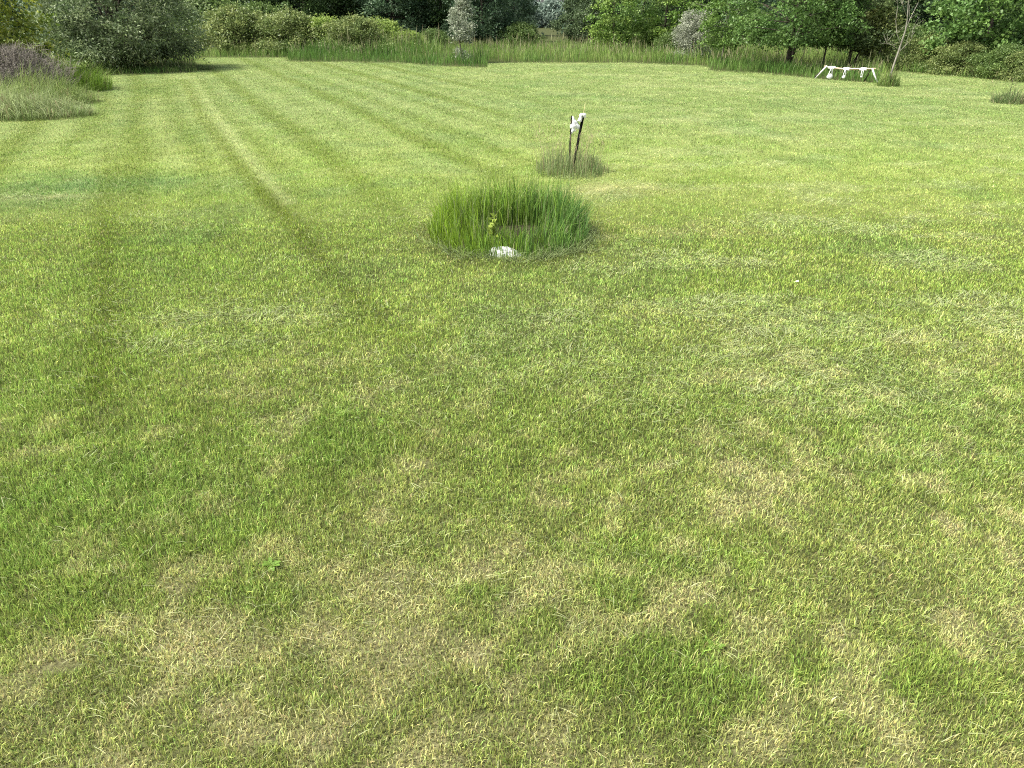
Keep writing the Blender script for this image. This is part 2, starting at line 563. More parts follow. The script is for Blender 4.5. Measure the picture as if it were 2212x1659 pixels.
def tall_grass():
    acc = Acc()
    # area behind the mown edge
    tot = 150000
    y = rng.uniform(30, 72, tot)
    x = rng.uniform(-1, 1, tot) * (y * .76 + 3)
    px, py = proj(x, y)
    e = edge_py(px)
    ridge = (e - py)
    k = (ridge > rng.uniform(0, 1.2, tot)) & (px > 192) & ~((px < 424) & (ridge < 18) & (px < 210))
    # thin out with depth behind the front edge
    k &= rng.random(tot) < np.where(ridge < 14, 1.0, .5)
    x, y, px, ridge = x[k], y[k], px[k], ridge[k]
    n = len(x)
    hvar = fbm(x, y, 2.2, 141)
    h = (.15 + 1.25 * hvar) * rng.uniform(.6, 1.25, n)
    h *= np.where((px < 430), .6, 1.0)
    h *= np.where(px > 1900, .8, 1.0)
    h *= .55 + .45 * np.clip(ridge / 8, 0, 1)
    h *= np.where((px < 960) & (ridge > 9), 1.35, 1.0)
    dark = (fbm(x, y, 1.3, 151) > .58)
    c = tall_tint(n, x, y, .09)
    c = np.where(dark[:, None], c * np.array([.7, .84, .75]), c)
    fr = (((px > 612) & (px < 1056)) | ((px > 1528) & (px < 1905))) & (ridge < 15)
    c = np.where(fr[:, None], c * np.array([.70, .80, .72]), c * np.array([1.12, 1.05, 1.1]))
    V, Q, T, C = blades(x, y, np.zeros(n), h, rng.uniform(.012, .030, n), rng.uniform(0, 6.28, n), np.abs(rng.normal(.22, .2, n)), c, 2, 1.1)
    acc.add(V, Q, T, C)
    # brownish seed heads on stalks
    m = n // 10
    i = rng.choice(n, m, replace=False)
    i = i[ridge[i] > 4]
    m = len(i)
    hs = h[i] * 1.15 + .12
    cs = np.array([.24, .22, .12]) * rng.uniform(.7, 1.4, m)[:, None]
    cs = np.where((rng.random(m) < .5)[:, None], np.array([.36, .36, .2]), cs)
    V, Q, T, C = blades(x[i] + .02, y[i], hs * .6, hs * .42, rng.uniform(.02, .04, m), rng.uniform(0, 6.28, m), np.abs(rng.normal(.15, .15, m)), cs, 2, 1.1)
    acc.add(V, Q, T, C)
    o = link("tall_grass", acc.mesh("tall_grass"), M_tall)
    tag(o, "uncut tall grass and weeds bordering the mown lawn below the trees", "tall grass", kind="stuff")


tall_grass()


def grass_clump(name, cx_, cy_, rad, height, n, label, cat, c1, c2, brown=.2, w=(.004, .009), lean=.3, hollow=0.0,
                seeds=0.0, out=0.6, stretch=1.0, backtall=0.0, mat=None, flop=0.0, edgef=.6, azb=None):
    r = rad * np.sqrt(rng.random(n) * (1 - hollow ** 2) + hollow ** 2)
    a = rng.uniform(0, 2 * math.pi, n)
    x, y = r * np.cos(a) * stretch, r * np.sin(a)
    hv = fbm(x + 50, y + 50, rad * .45, 161)
    edge = 1 - edgef * (r / rad) ** 1.7
    if hollow: edge = 1 - .25 * sstep(.85, 1.0, r / rad)
    h = height * (.55 + .8 * (hv - .2)) * edge * rng.uniform(.55, 1.15, n)
    if backtall: h *= 1 + backtall * np.clip(y / rad, -.6, 1)
    t = np.clip(fbm(x + 9, y + 9, rad * .5, 171) * 1.8 - .4 + rng.normal(0, .2, n), 0, 1)[:, None]
    c = np.array(c1) * (1 - t) + np.array(c2) * t
    b = (rng.random(n) < brown)[:, None]
    c = np.where(b, np.array([.27, .23, .13]), c) * rng.uniform(.7, 1.3, n)[:, None]
    az = a + rng.normal(0, 1.0 / max(out, .05), n)
    if azb is not None: az = azb + rng.normal(0, .6, n)
    ln = np.abs(rng.normal(lean, lean * .7, n)) + out * .25 * (r / rad)
    acc = Acc()
    V, Q, T, C = blades(x, y, np.zeros(n) - .003, h, rng.uniform(w[0], w[1], n), az, np.clip(ln, 0, 1.35), c, 2, 1.12)
    acc.add(V, Q, T, C)
    if seeds:
        m = int(n * seeds)
        i = rng.choice(n, m, replace=False)
        cs = np.array([.42, .35, .22]) * rng.uniform(.7, 1.3, m)[:, None]
        hs = height * rng.uniform(.7, 1.25, m)
        V, Q, T, C = blades(x[i], y[i], 0 * hs, hs, np.full(m, w[0] * .8), a[i], np.abs(rng.normal(.2, .12, m)), cs, 2)
        acc.add(V, Q, T, C)
        tx = x[i] + np.cos(a[i]) * hs * .1; ty = y[i] + np.sin(a[i]) * hs * .1
        for q in range(3):
            V, Q, T, C = blades(tx + rng.normal(0, .02, m), ty + rng.normal(0, .02, m), hs * rng.uniform(.7, .9, m), np.full(m, .09), np.full(m, w[1] * .7), rng.uniform(0, 6.3, m), rng.uniform(.2, .9, m), cs, 1)
            acc.add(V, Q, T, C)
    if flop:
        m = int(n * flop)
        a2 = rng.uniform(0, 2 * math.pi, m)
        rr = rad * rng.uniform(.92, 1.14, m)
        k = rng.random(m) < np.clip(.25 - .75 * np.sin(a2), .05, 1)
        a2, rr = a2[k], rr[k]
        m = len(a2)
        cs = np.array([.20, .24, .12]) * rng.uniform(.5, 1.35, m)[:, None]
        V, Q, T, C = blades(rr * np.cos(a2), rr * np.sin(a2), rng.uniform(.01, .10, m), rng.uniform(.15, .38, m), rng.uniform(w[0], w[1], m),
                            a2 + math.pi / 2 + rng.normal(.15, .5, m), rng.uniform(1.25, 1.6, m), cs, 2)
        V[:, 2] = np.maximum(V[:, 2], .004)
        acc.add(V, Q, T, C)
    o = link(name, acc.mesh(name), mat or M_tall, loc=(cx_, cy_, 0))
    tag(o, label, cat)
    return o




def big_clump():
    n = 8500
    r = 1.18 * np.sqrt(rng.random(n)); a = rng.uniform(0, 2 * math.pi, n)
    x, y = r * np.cos(a), r * np.sin(a)
    hole = ((x - .10) / .62) ** 2 + ((y - .18) / .42) ** 2
    front = sstep(.1, -.9, y)
    dens = np.where(hole < 1, .02, 1.0) * (1 - .52 * front) * (.35 + .9 * fbm(x + 7, y, .22, 201, 2))
    dens = np.where((np.abs(x + .06) < .34) & (y < -.78), .36, dens)
    k = rng.random(n) < dens
    x, y, r, a = x[k], y[k], r[k], a[k]; n = len(x)
    t = fbm(x + 3, y, .5, 203)
    h = (.30 + .36 * sstep(-.5, .8, y) + .10 * (np.abs(x) > .7)) * (.65 + .7 * t) * rng.uniform(.5, 1.25, n)
    h *= 1 - .3 * sstep(.9, 1.24, r)
    g = np.clip(.5 + .42 * -x + rng.normal(0, .22, n), 0, 1)[:, None]
    c = np.array([.11, .225, .055]) * (1 - g) + np.array([.25, .38, .035]) * g
    c = np.where((rng.random(n) < .06)[:, None], np.array([.33, .34, .17]), c) * rng.uniform(.4, 1.5, n)[:, None]
    acc = Acc()
    V, Q, T, C = blades(x, y, np.zeros(n) - .003, h, rng.uniform(.006, .015, n), a + rng.normal(0, 1.2, n), np.abs(rng.normal(.13, .24, n)) + (rng.random(n) < .05) * .7 + .12 * sstep(.9, 1.24, r), c, 2, 1.1)
    acc.add(V, Q, T, C)
    # pale stalks
    m = 160
    i = rng.choice(n, m, replace=False)
    cs = np.array([.36, .42, .2]) * rng.uniform(.7, 1.2, m)[:, None]
    V, Q, T, C = blades(x[i], y[i], 0 * y[i], h[i] * 1.25 + .1, np.full(m, .0055), rng.uniform(0, 6.3, m), np.abs(rng.normal(.15, .15, m)), cs, 2)
    acc.add(V, Q, T, C)
    # mown-over strands lying round the front
    m = 1250
    a2 = rng.uniform(math.pi * 1.02, math.pi * 2.02, m)
    rr = rng.uniform(1.0, 1.28, m) + .25 * fbm(np.cos(a2) * 2 + 9, np.sin(a2) * 2, .5, 207) * rng.random(m)
    k = rng.random(m) < np.clip(.35 + .65 * np.cos(a2 - 5.3), .06, 1)
    a2, rr = a2[k], rr[k]; m = len(a2)
    px_ = rr * np.cos(a2)
    k = ~((np.abs(px_ + .06) < .30) & (rr < 1.18))
    a2, rr = a2[k], rr[k]; m = len(a2)
    cs = np.array([.20, .26, .10]) * rng.uniform(.3, 1.5, m)[:, None]
    sw = np.where(rng.random(m) < .5, 1, -1)
    V, Q, T, C = blades(rr * np.cos(a2), rr * np.sin(a2), rng.uniform(.005, .05, m), rng.uniform(.14, .34, m), rng.uniform(.004, .009, m),
                        a2 + sw * math.pi / 2 + rng.normal(.1, .6, m), rng.uniform(1.15, 1.6, m), cs, 2, bend=.8)
    V[:, 2] = np.maximum(V[:, 2], .004)
    acc.add(V, Q, T, C)
    o = link("grass_clump", acc.mesh("grass_clump"), M_tall, loc=(GC[0], GC[1], 0))
    tag(o, "large clump of tall green grass with dark hollow and a white slab at its front", "grass clump")


big_clump()
# sparse inner stems
grass_clump("grass_clump", PC[0], PC[1], .78, .95, 900, "wispy clump of tall seeding grass at the foot of two black posts",
            "grass clump", (.17, .25, .09), (.32, .38, .17), brown=.12, w=(.006, .013), lean=.2, seeds=.10, out=.35, edgef=.72)


# ------------------------------------------------------------------ tubes
def tube(pts, rad, sides=7, cap=True):
    pts = np.asarray(pts, float)
    n = len(pts)
    rad = np.broadcast_to(np.asarray(rad, float), (n,))
    V = []
    for i in range(n):
        t = pts[min(i + 1, n - 1)] - pts[max(i - 1, 0)]
        t = t / (np.linalg.norm(t) + 1e-9)
        a = np.array([1, 0, 0]) if abs(t[0]) < .8 else np.array([0, 1, 0])
        u = np.cross(t, a); u /= np.linalg.norm(u)
        v = np.cross(t, u)
        for k in range(sides):
            an = 2 * math.pi * k / sides
            V.append(pts[i] + rad[i] * (math.cos(an) * u + math.sin(an) * v))
    Q = []
    for i in range(n - 1):
        for k in range(sides):
            a, b = i * sides + k, i * sides + (k + 1) % sides
            Q.append((a, b, b + sides, a + sides))
    T = []
    if cap:
        V.append(pts[0]); V.append(pts[-1])
        c0, c1 = len(V) - 2, len(V) - 1
        for k in range(sides):
            T.append((k, c0, (k + 1) % sides))
            T.append(((n - 1) * sides + k, (n - 1) * sides + (k + 1) % sides, c1))
    return np.array(V), np.array(Q), np.array(T, int).reshape(-1, 3)


def tubes_mesh(name, lst, sides=6):
    acc = Acc()
    for pts, rad in lst:
        V, Q, T = tube(pts, rad, sides)
        acc.add(V, Q, T, np.ones((len(V), 3)) * .5)
    return acc.mesh(name, True)


# ------------------------------------------------------------------ trees and bushes
def leaf_quads(P, size, up=.45, c=None, aspect=.55):
    n = len(P)
    d = rng.normal(0, 1, (n, 3)); d /= np.linalg.norm(d, axis=1)[:, None]
    nn = rng.normal(0, 1, (n, 3)) + np.array([0, 0, up * 2.4])
    nn /= np.linalg.norm(nn, axis=1)[:, None]
    s = np.cross(d, nn); s /= (np.linalg.norm(s, axis=1)[:, None] + 1e-9)
    f = np.cross(nn, s)
    sz = (size * rng.uniform(.6, 1.35, n))[:, None]
    V = np.empty((n, 4, 3), np.float32)
    V[:, 0] = P
    V[:, 1] = P + f * sz * .5 + s * sz * aspect * .5 + nn * sz * .12
    V[:, 2] = P + f * sz - nn * sz * .1
    V[:, 3] = P + f * sz * .5 - s * sz * aspect * .5 + nn * sz * .12
    Q = np.arange(n * 4).reshape(n, 4)
    C = np.repeat(c[:, None, :], 4, 1)
    return V.reshape(-1, 3), Q, None, C.reshape(-1, 3)


def make_crown(H, R, base, nclus, nleaf, size, c1, c2, seed, shape="round", clus_r=.5, up=.45, aspect=.55, flat=.55, low=0.0):
    """returns crown mesh and the branch polylines that carry its leaf clusters"""
    r = np.random.default_rng(seed)
    cen = []
    lobes = [(r.uniform(0, 2 * math.pi), r.uniform(.1, .9), r.uniform(.35, .55)) for _ in range(9)]
    tries = 0
    while len(cen) < nclus and tries < 200000:
        tries += 1
        t = r.random() ** (1.0 + low)       # height fraction; low > 0 puts more clusters near the bottom
        if shape == "round": rr = math.sqrt(max(0, 1 - (2 * t - .82) ** 2 / 1.45)) if t < 1 else 0
        elif shape == "cone": rr = (1 - t) ** .8 * (.35 + .65 * min(1, t * 6))
        elif shape == "column": rr = (.5 + .5 * math.sin(math.pi * min(1, t * 1.2))) * (1 - t ** 4)
        else: rr = math.sqrt(max(0, 1 - t * t)) * (.8 + .2 * min(1, t * 5))      # mound
        a = r.uniform(0, 2 * math.pi)
        lob = 1 + .28 * math.sin(3 * a + seed) * math.cos(4 * t * 3 + seed) + .12 * math.sin(7 * a + 2 * seed + 9 * t)
        q = r.random() ** .45
        if q < .35: continue
        p = np.array([R * rr * lob * q * math.cos(a), R * rr * lob * q * math.sin(a), base + (H - base) * t])
        cen.append(p)
    cen = np.array(cen)
    n = nclus * nleaf
    ci = np.repeat(np.arange(len(cen)), nleaf)
    cr = clus_r * r.uniform(.55, 1.35, len(cen))
    P = r.normal(0, 1, (len(ci), 3)) * np.array([1, 1, flat]) * .55 * cr[ci][:, None] + cen[ci]
    # drooping outer edge of each spray
    P[:, 2] -= .25 * (np.hypot(P[:, 0] - cen[ci, 0], P[:, 1] - cen[ci, 1]) ** 2) / np.maximum(cr[ci], .1)
    P[:, 2] = np.maximum(P[:, 2], .06)
    t = np.clip(r.random(len(cen)) * 1.3 - .15, 0, 1)[ci] + r.normal(0, .2, len(ci))
    t = np.clip(t, 0, 1)[:, None]
    c = (np.array(c1) * (1 - t) + np.array(c2) * t) * r.uniform(.75, 1.25, len(ci))[:, None]
    V, Q, T, C = leaf_quads(P, size, up, c, aspect)
    return V, Q, C, cen


def limb(a, b, r, bend=.12, n=5):
    a, b = np.array(a, float), np.array(b, float)
    L = np.linalg.norm(b - a)
    o = r.normal(0, bend * L, 3); o[2] = abs(o[2]) * .5
    t = np.linspace(0, 1, n)[:, None]
    return a * (1 - t) + b * t + 4 * t * (1 - t) * o * .5


def tree_parts(H, R, base, nclus, nleaf, size, c1, c2, seed, shape="round", trunk_r=.12, stems=1, lean=(0, 0), limbs=26, **kw):
    V, Q, C, cen = make_crown(H, R, base, nclus, nleaf, size, c1, c2, seed, shape, **kw)
    V = V + np.stack([lean[0] * V[:, 2], lean[1] * V[:, 2], 0 * V[:, 2]], 1)
    cen = cen + np.stack([lean[0] * cen[:, 2], lean[1] * cen[:, 2], 0 * cen[:, 2]], 1)
    crown = mesh_np("crown", V, Q, None, C)
    r = np.random.default_rng(seed + 5)
    lst = []
    tops = []
    for s in range(stems):
        a = 2 * math.pi * s / stems + r.uniform(0, 1)
        sp_ = 0 if stems == 1 else .28 * H * .35
        top = np.array([lean[0] * H * .85 + sp_ * math.cos(a) * 2.2, lean[1] * H * .85 + sp_ * math.sin(a) * 2.2, H * .85])
        foot = np.array([.12 * math.cos(a), .12 * math.sin(a), -.1]) if stems > 1 else np.array([0, 0, -.1])
        pl = limb(foot, top, r, .05 if stems == 1 else .10, 8)
        lst.append((pl, np.linspace(trunk_r, trunk_r * .18, 8)))
        tops.append(pl)
    order = np.argsort(cen[:, 2])
    pick = order[np.linspace(0, len(order) - 1, min(limbs, len(order))).astype(int)]
    for i in pick:
        pl = tops[int(r.integers(stems))]
        e = cen[i]
        k = int(np.clip(np.searchsorted(pl[:, 2], e[2] * .62), 1, len(pl) - 2))
        s = pl[k]
        w = trunk_r * (1 - .1 * k) * .34
        lst.append((limb(s, e, r, .14, 5), np.linspace(w, .008, 5)))
    return crown, tubes_mesh("trunk", lst)


def place_tree(name, label, cat, px, Y, parts, rot=0.0, sc_=1.0, bark=None, group=None, stem_name="trunk"):
    x, y = GX(px, Y)
    root = empty(name, (x, y, 0))
    root.rotation_euler = (0, 0, rot)
    root.scale = (sc_, sc_, sc_)
    crown, trunk = parts
    tag(root, label, cat, group)
    o = link("crown", crown, M_leaf, root)
    if trunk is not None:
        t = link(stem_name, trunk, bark or M_bark, root)
    return root


DARK1, DARK2 = (.05, .10, .033), (.11, .185, .055)
MID1, MID2 = (.11, .21, .055), (.26, .39, .11)
BRI1, BRI2 = (.13, .24, .045), (.27, .39, .085)
OLV1, OLV2 = (.12, .175, .08), (.27, .335, .17)
SIL1, SIL2 = (.24, .28, .20), (.42, .46, .34)
BRN1, BRN2 = (.13, .19, .055), (.27, .32, .11)

# the big silver-green bush on the left
p = tree_parts(5.6, 4.3, .8, 620, 75, .19, OLV1, OLV2, 3, "round", trunk_r=.13, stems=5, clus_r=.55, low=.7, limbs=60, up=.35, aspect=.36)
place_tree("olive_bush", "huge rounded grey-green bush with dark stems at the left lawn edge", "bush", 268, 44.5, p, stem_name="stem")
gx, gy = G(300, 153)
grass_clump("grass_clump", gx, gy + .9, 1.55, .62, 6500, "dark skirt of long grass around the foot of the huge grey-green bush", "grass clump",
            (.07, .12, .035), (.16, .24, .07), brown=.12, w=(.012, .024), lean=.45, out=.5, stretch=2.55)

# yellow-green shrub in the top left corner
p = tree_parts(5.2, 2.9, .3, 330, 70, .14, (.10, .16, .02), (.30, .34, .05), 8, "round", trunk_r=.08, stems=3, clus_r=.5, low=.5, aspect=.75)
place_tree("leafy_shrub", "yellow-green broad-leaved shrub in the top left corner behind dead brush", "shrub", -30, 32, p, stem_name="stem")


def dead_brush():
    x, y = G(18, 215)
    acc = Acc(); r = np.random.default_rng(77)
    lst = []
    for k in range(420):
        a = r.uniform(0, 2 * math.pi); rr = r.uniform(0, 1.9) ** 1.0
        b = np.array([rr * math.cos(a) * 1.0, rr * math.sin(a) * .8, 0])
        hh = r.uniform(1.1, 2.05) * (1 - .33 * (rr / 1.9) ** 2)
        tip = b + np.array([r.normal(.25, .35), r.normal(0, .3), hh])
        lst.append((limb(b, tip, r, .1, 5), np.linspace(.013, .004, 5)))
        for q in range(4):
            t = r.uniform(.4, .95)
            s = b * (1 - t) + tip * t
            lst.append((limb(s, s + np.array([r.normal(.05, .2), r.normal(0, .2), r.uniform(.0, .32)]), r, .15, 3), np.linspace(.007, .003, 3)))
    root = empty("dead_brush", (x, y + .6, 0))
    tag(root, "purplish grey heap of dead brush above long grass at the left edge", "brush")
    m = solid_mat("dead_twigs", (.12, .105, .088), (.26, .235, .20), 12, .9)
    link("twigs", tubes_mesh("twigs", lst, 3), m, root)
    n = 16000
    a = r.uniform(0, 6.283, n); rr = np.sqrt(r.random(n))
    hx, hy = rr * np.cos(a) * 1.75, rr * np.sin(a) * 1.4
    z = (1.9 * (1 - .5 * rr ** 2)) * r.random(n) ** .5
    c = (np.array([.09, .082, .07]) + r.random((n, 1)) * np.array([.17, .155, .135]))
    V, Q, T, C = leaf_quads(np.stack([hx, hy, z], 1), .065, -.1, c, .35)
    o = link("dry_leaves", mesh_np("dry_leaves", V, Q, None, C), M_leaf, root)


dead_brush()
for i, (px, py, rad, st, hh, n, lab) in enumerate([
        (10, 250, 1.45, 1.9, 1.7, 3200, "pale floppy long grass spilling onto the lawn at the left edge"),
        (135, 195, 1.6, 1.25, 2.1, 2400, "bright green upright grass between the dead brush and the lawn"),
        (75, 222, 1.4, 1.6, 1.9, 2800, "dull green grass hummock leaning against the dead brush")]):
    x, y = G(px, py)
    grass_clump("grass_clump", x, y, rad, hh, n, lab, "grass clump",
                [(.17, .24, .08), (.12, .24, .03), (.14, .22, .05)][i], [(.34, .40, .19), (.27, .40, .06), (.27, .34, .12)][i],
                brown=.08, w=(.010, .020), lean=[.95, .4, .75][i], out=.9, stretch=st, azb=[-.6, None, -.5][i], edgef=.6)

# bushes behind the tall grass, left of the middle
bush_a = tree_parts(2.7, 3.1, .15, 240, 75, .15, BRN1, BRN2, 12, "mound", trunk_r=.04, stems=4, clus_r=.50, limbs=16)
bush_b = tree_parts(2.4, 2.9, .15, 210, 75, .15, (.15, .24, .045), (.30, .40, .09), 14, "mound", trunk_r=.04, stems=4, clus_r=.50, limbs=16)
bush_c = tree_parts(2.6, 2.9, .1, 210, 75, .15, (.08, .14, .035), (.17, .25, .07), 15, "mound", trunk_r=.04, stems=4, clus_r=.50, limbs=16)
BU = [("tall dark green bush rising beside the huge grey-green bush", 455, 66, bush_c, 1.55, .3),
      ("olive-brown bush second in the row right of the huge grey-green bush", 520, 62, bush_a, 1.15, 1.1),
      ("high bush under the dark trees with a rounded olive top", 575, 66, bush_c, 1.3, 2.0),
      ("brownish bush in front of the dark trees, left of the yellow-green one", 630, 61, bush_a, 1.05, 2.9),
      ("bright yellow-green bush in the middle of the left thicket", 705, 62, bush_b, 1.02, .5),
      ("brownish green bush right of the bright yellow-green bush", 770, 60, bush_a, .92, 4.1),
      ("light green bush ending the tall part of the thicket", 815, 64, bush_b, .95, 2.2),
      ("low pale green bush left of the silvery sapling", 880, 63, bush_b, .62, 1.4),
      ("low dark bush between the low pale bush and the silvery sapling", 935, 66, bush_c, .6, 5.0)]
for lab, px, Y, parts, s, rot in BU:
    place_tree("bush", lab, "bush", px, Y, parts, rot, s, group="bushes in the thicket left of the middle", stem_name="stem")

# silvery sapling
p = tree_parts(4.8, .78, .35, 90, 60, .15, SIL1, SIL2, 21, "column", trunk_r=.05, clus_r=.26, limbs=30, aspect=.34, up=.1)
place_tree("silver_sapling", "slim silvery sapling standing in the tall grass right of the thicket", "tree", 1003, 50, p)
# dark trees behind
td1 = tree_parts(11, 4.4, 1.3, 330, 110, .24, DARK1, DARK2, 31, "round", trunk_r=.22, clus_r=.8, low=1.1, limbs=30)
td2 = tree_parts(10, 3.8, 1.0, 260, 110, .22, (.05, .10, .05), (.105, .175, .085), 32, "round", trunk_r=.2, clus_r=.75, low=1.1, limbs=30)
tg1 = tree_parts(9.5, 3.3, .5, 280, 110, .20, (.075, .12, .055), (.13, .19, .085), 33, "cone", trunk_r=.16, clus_r=.6, low=.8, limbs=36)
tm1 = tree_parts(8, 2.7, 1.3, 150, 90, .19, MID1, MID2, 34, "round", trunk_r=.13, clus_r=.55, low=.9, limbs=30)
tb1 = tree_parts(7, 1.9, .6, 150, 90, .18, BRI1, BRI2, 35, "round", trunk_r=.1, clus_r=.48, low=.8, limbs=30)
TREES = [("dark_tree", "dark tree whose leaves show right above the huge grey-green bush", 470, 76, td1, 1, .2),
         ("dark_tree", "dark shady tree behind the left end of the thicket", 565, 80, td2, 1, 1.2),
         ("dark_tree", "dark tree with a black gap under it, behind the yellow-green bush", 665, 77, td1, .95, 2.6),
         ("dark_tree", "dark tree above the right end of the thicket", 765, 80, td1, 1, 3.9),
         ("dark_tree", "dark tree left of the silvery sapling", 860, 76, td2, 1, 5.3),
         ("dark_tree", "dark tree directly behind the silvery sapling", 955, 79, td1, 1.0, .9),
         ("dark_tree", "broad dark tree just right of the silvery sapling", 1040, 74, td2, .95, 3.1),
         ("grey_green_tree", "dull green tree beside the little gap of sky", 1112, 84, td2, .6, 4.4),
         ("conifer_tree", "grey-green pointed tree right of the little gap of sky", 1262, 80, tg1, .95, .4),
         ("conifer_tree", "grey-green pointed tree behind the bright yellow-green tree", 1305, 77, tg1, 1.0, 2.3),
         ("bright_tree", "bright yellow-green slender tree in front of the dark wood right of the middle", 1325, 64, tb1, 1.0, .2),
         ("green_tree", "green tree with a black hollow below, between two lighter trees", 1385, 69, tm1, .9, 2.0),
         ("bright_tree", "light green leafy tree left of the silvery round shrub", 1428, 65, tb1, 1.1, 1.7),
         ("dark_tree", "dark tree behind the silvery round shrub", 1480, 84, td1, .9, 1.9),
         ("dark_tree", "dark tree filling the gap left of the spreading tree", 1610, 80, td2, .9, 2.9),
         ("dark_tree", "dark tree hidden behind the spreading tree", 1720, 68, td2, .85, .7),
         ("dark_tree", "tall dark tree behind the rack of white bags", 1820, 66, td1, .85, 3.3),
         ("dark_tree", "dark tree behind the bare leaning sapling", 1945, 68, td1, .9, 4.0),
         ("dark_tree", "dark tree behind the big broad-leaved tree at the right", 2080, 64, td2, .95, 5.1),
         ("green_tree", "green tree cut off by the right edge of the picture", 2230, 50, tm1, .95, 1.0)]
for nm, lab, px, Y, parts, s, rot in TREES:
    place_tree(nm, lab, "tree", px, Y, parts, rot, s, group="trees along the far side of the lawn")

# nearer individual trees on the right
p = tree_parts(5.6, 1.75, 1.1, 120, 80, .15, BRI1, (.19, .29, .08), 41, "round", trunk_r=.07, clus_r=.42, low=.8, limbs=30, aspect=.5)
place_tree("small_tree", "small open green tree on a pale trunk right of the silvery shrub", "tree", 1556, 50, p, bark=M_palebark)
p = tree_parts(6.5, 3.4, 1.5, 230, 90, .16, MID1, (.13, .22, .055), 42, "round", trunk_r=.15, stems=2, clus_r=.48, low=.9, limbs=46)
place_tree("spreading_tree", "spreading green tree with a dark forked trunk in the tall grass", "tree", 1698, 44.5, p, .4)
p = tree_parts(5.4, 1.5, 1.5, 110, 70, .15, MID1, MID2, 43, "round", trunk_r=.055, clus_r=.42, low=.7, lean=(.05, 0), limbs=24)
place_tree("thin_tree", "thin-trunked tree just behind the left end of the rack", "tree", 1775, 44, p, 1.0)
p = tree_parts(5.2, 1.8, 1.35, 130, 70, .15, (.08, .13, .05), (.16, .22, .08), 44, "round", trunk_r=.1, stems=2, clus_r=.42, low=.7, lean=(.1, 0), limbs=30)
place_tree("leaning_tree", "dark-stemmed leaning tree behind the middle of the rack", "tree", 1832, 45, p, 0)
p = tree_parts(3.2, 1.1, .7, 100, 70, .16, (.15, .20, .06), (.30, .34, .12), 45, "round", trunk_r=.035, stems=3, clus_r=.36, limbs=26, aspect=.6)
place_tree("light_shrub", "light yellowish shrub on pale thin stems left of the bare sapling", "shrub", 1880, 45, p, .3, bark=M_palebark, stem_name="stem")
p = tree_parts(6.5, 2.9, .7, 240, 90, .19, MID1, (.15, .25, .06), 46, "round", trunk_r=.13, clus_r=.55, low=.9, limbs=36, aspect=.75)
place_tree("broadleaf_tree", "big broad-leaved green tree hanging low at the right edge", "tree", 2110, 42.5, p, 2.0)
p = tree_parts(2.9, 1.35, .3, 150, 80, .13, (.25, .28, .20), (.46, .49, .38), 47, "round", trunk_r=.05, stems=4, clus_r=.35, limbs=40, aspect=.34, up=.1)
place_tree("silver_shrub", "round silvery grey shrub among green trees", "shrub", 1498, 53, p, bark=M_bark, stem_name="stem")
BU2 = [("bushy green growth at the foot of the grey-green pointed tree", 1125, 72, bush_c, .75, .2),
       ("low green bush under the light green leafy tree", 1450, 62, bush_c, .55, 2.2),
       ("rusty green bush between the bare sapling and the broad-leaved tree", 2000, 44, bush_a, .62, 1.2),
       ("low bramble bush under the broad-leaved tree", 2070, 41, bush_a, .55, 3.0),
       ("dark low bush at the right edge below the broad-leaved tree", 2165, 38.5, bush_c, .55, 4.0),
       ("brownish bush at the far right end of the lawn edge", 2225, 37, bush_a, .5, 5.0),
       ("green bush behind the leaning bare sapling", 1960, 50, bush_c, .8, .8)]
for lab, px, Y, parts, s, rot in BU2:
    place_tree("bush", lab, "bush", px, Y, parts, rot, s, stem_name="stem")


# far wood: a mass of trees behind everything
def far_wood():
    acc = Acc()
    r = np.random.default_rng(99)
    for k in range(64):
        Y = r.uniform(88, 118)
        px = -350 + 2900 * (k + r.uniform(0, .9)) / 64
        if 1120 < px < 1235: continue
        x, y = GX(px, Y)
        H = r.uniform(8, 12)
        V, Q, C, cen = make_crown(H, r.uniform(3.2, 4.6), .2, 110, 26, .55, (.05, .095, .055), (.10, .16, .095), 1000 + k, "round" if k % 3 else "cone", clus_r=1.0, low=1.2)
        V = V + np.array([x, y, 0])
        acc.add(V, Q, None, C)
        Vt, Qt, Tt = tube([(x, y, 0), (x + r.normal(0, .3), y, H * .7)], [.2, .06], 5)
        acc.add(Vt, Qt, Tt, np.ones((len(Vt), 3)) * np.array([.06, .05, .04]))
    for k in range(16):                       # lower, farther trees seen through the gap, haze put into their pale colour
        x, y = GX(1070 + 14 * k, 150 + r.uniform(0, 25))
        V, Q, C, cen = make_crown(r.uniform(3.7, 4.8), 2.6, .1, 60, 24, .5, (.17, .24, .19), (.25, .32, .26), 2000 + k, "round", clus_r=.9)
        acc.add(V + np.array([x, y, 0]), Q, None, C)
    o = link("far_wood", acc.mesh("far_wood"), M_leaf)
    tag(o, "dark far wood closing the view behind the lawn edge trees", "wood", kind="stuff")


far_wood()


def hill():
    xs = np.linspace(-420, 420, 120)
    rows = []
    prof = 4.6 + 1.6 * fbm(xs, xs * 0, 90, 301) + .8 * fbm(xs, xs * 0, 9, 305)
    V = []
    for j, (yy, f) in enumerate([(250, 0), (275, .45), (300, .85), (320, 1.0), (350, .9), (420, .4), (500, 0)]):
        for i, x in enumerate(xs): V.append((x, yy, -.05 + prof[i] * f))
    n = len(xs)
    Q = [(j * n + i, j * n + i + 1, (j + 1) * n + i + 1, (j + 1) * n + i) for j in range(6) for i in range(n - 1)]
    m = solid_mat("far_hill_trees", (.10, .15, .10), (.17, .23, .16), .25, .95, bump=.6)
    o = link("hill", mesh_np("hill", np.array(V), np.array(Q), None, None, True), m)
    tag(o, kind="structure")


hill()


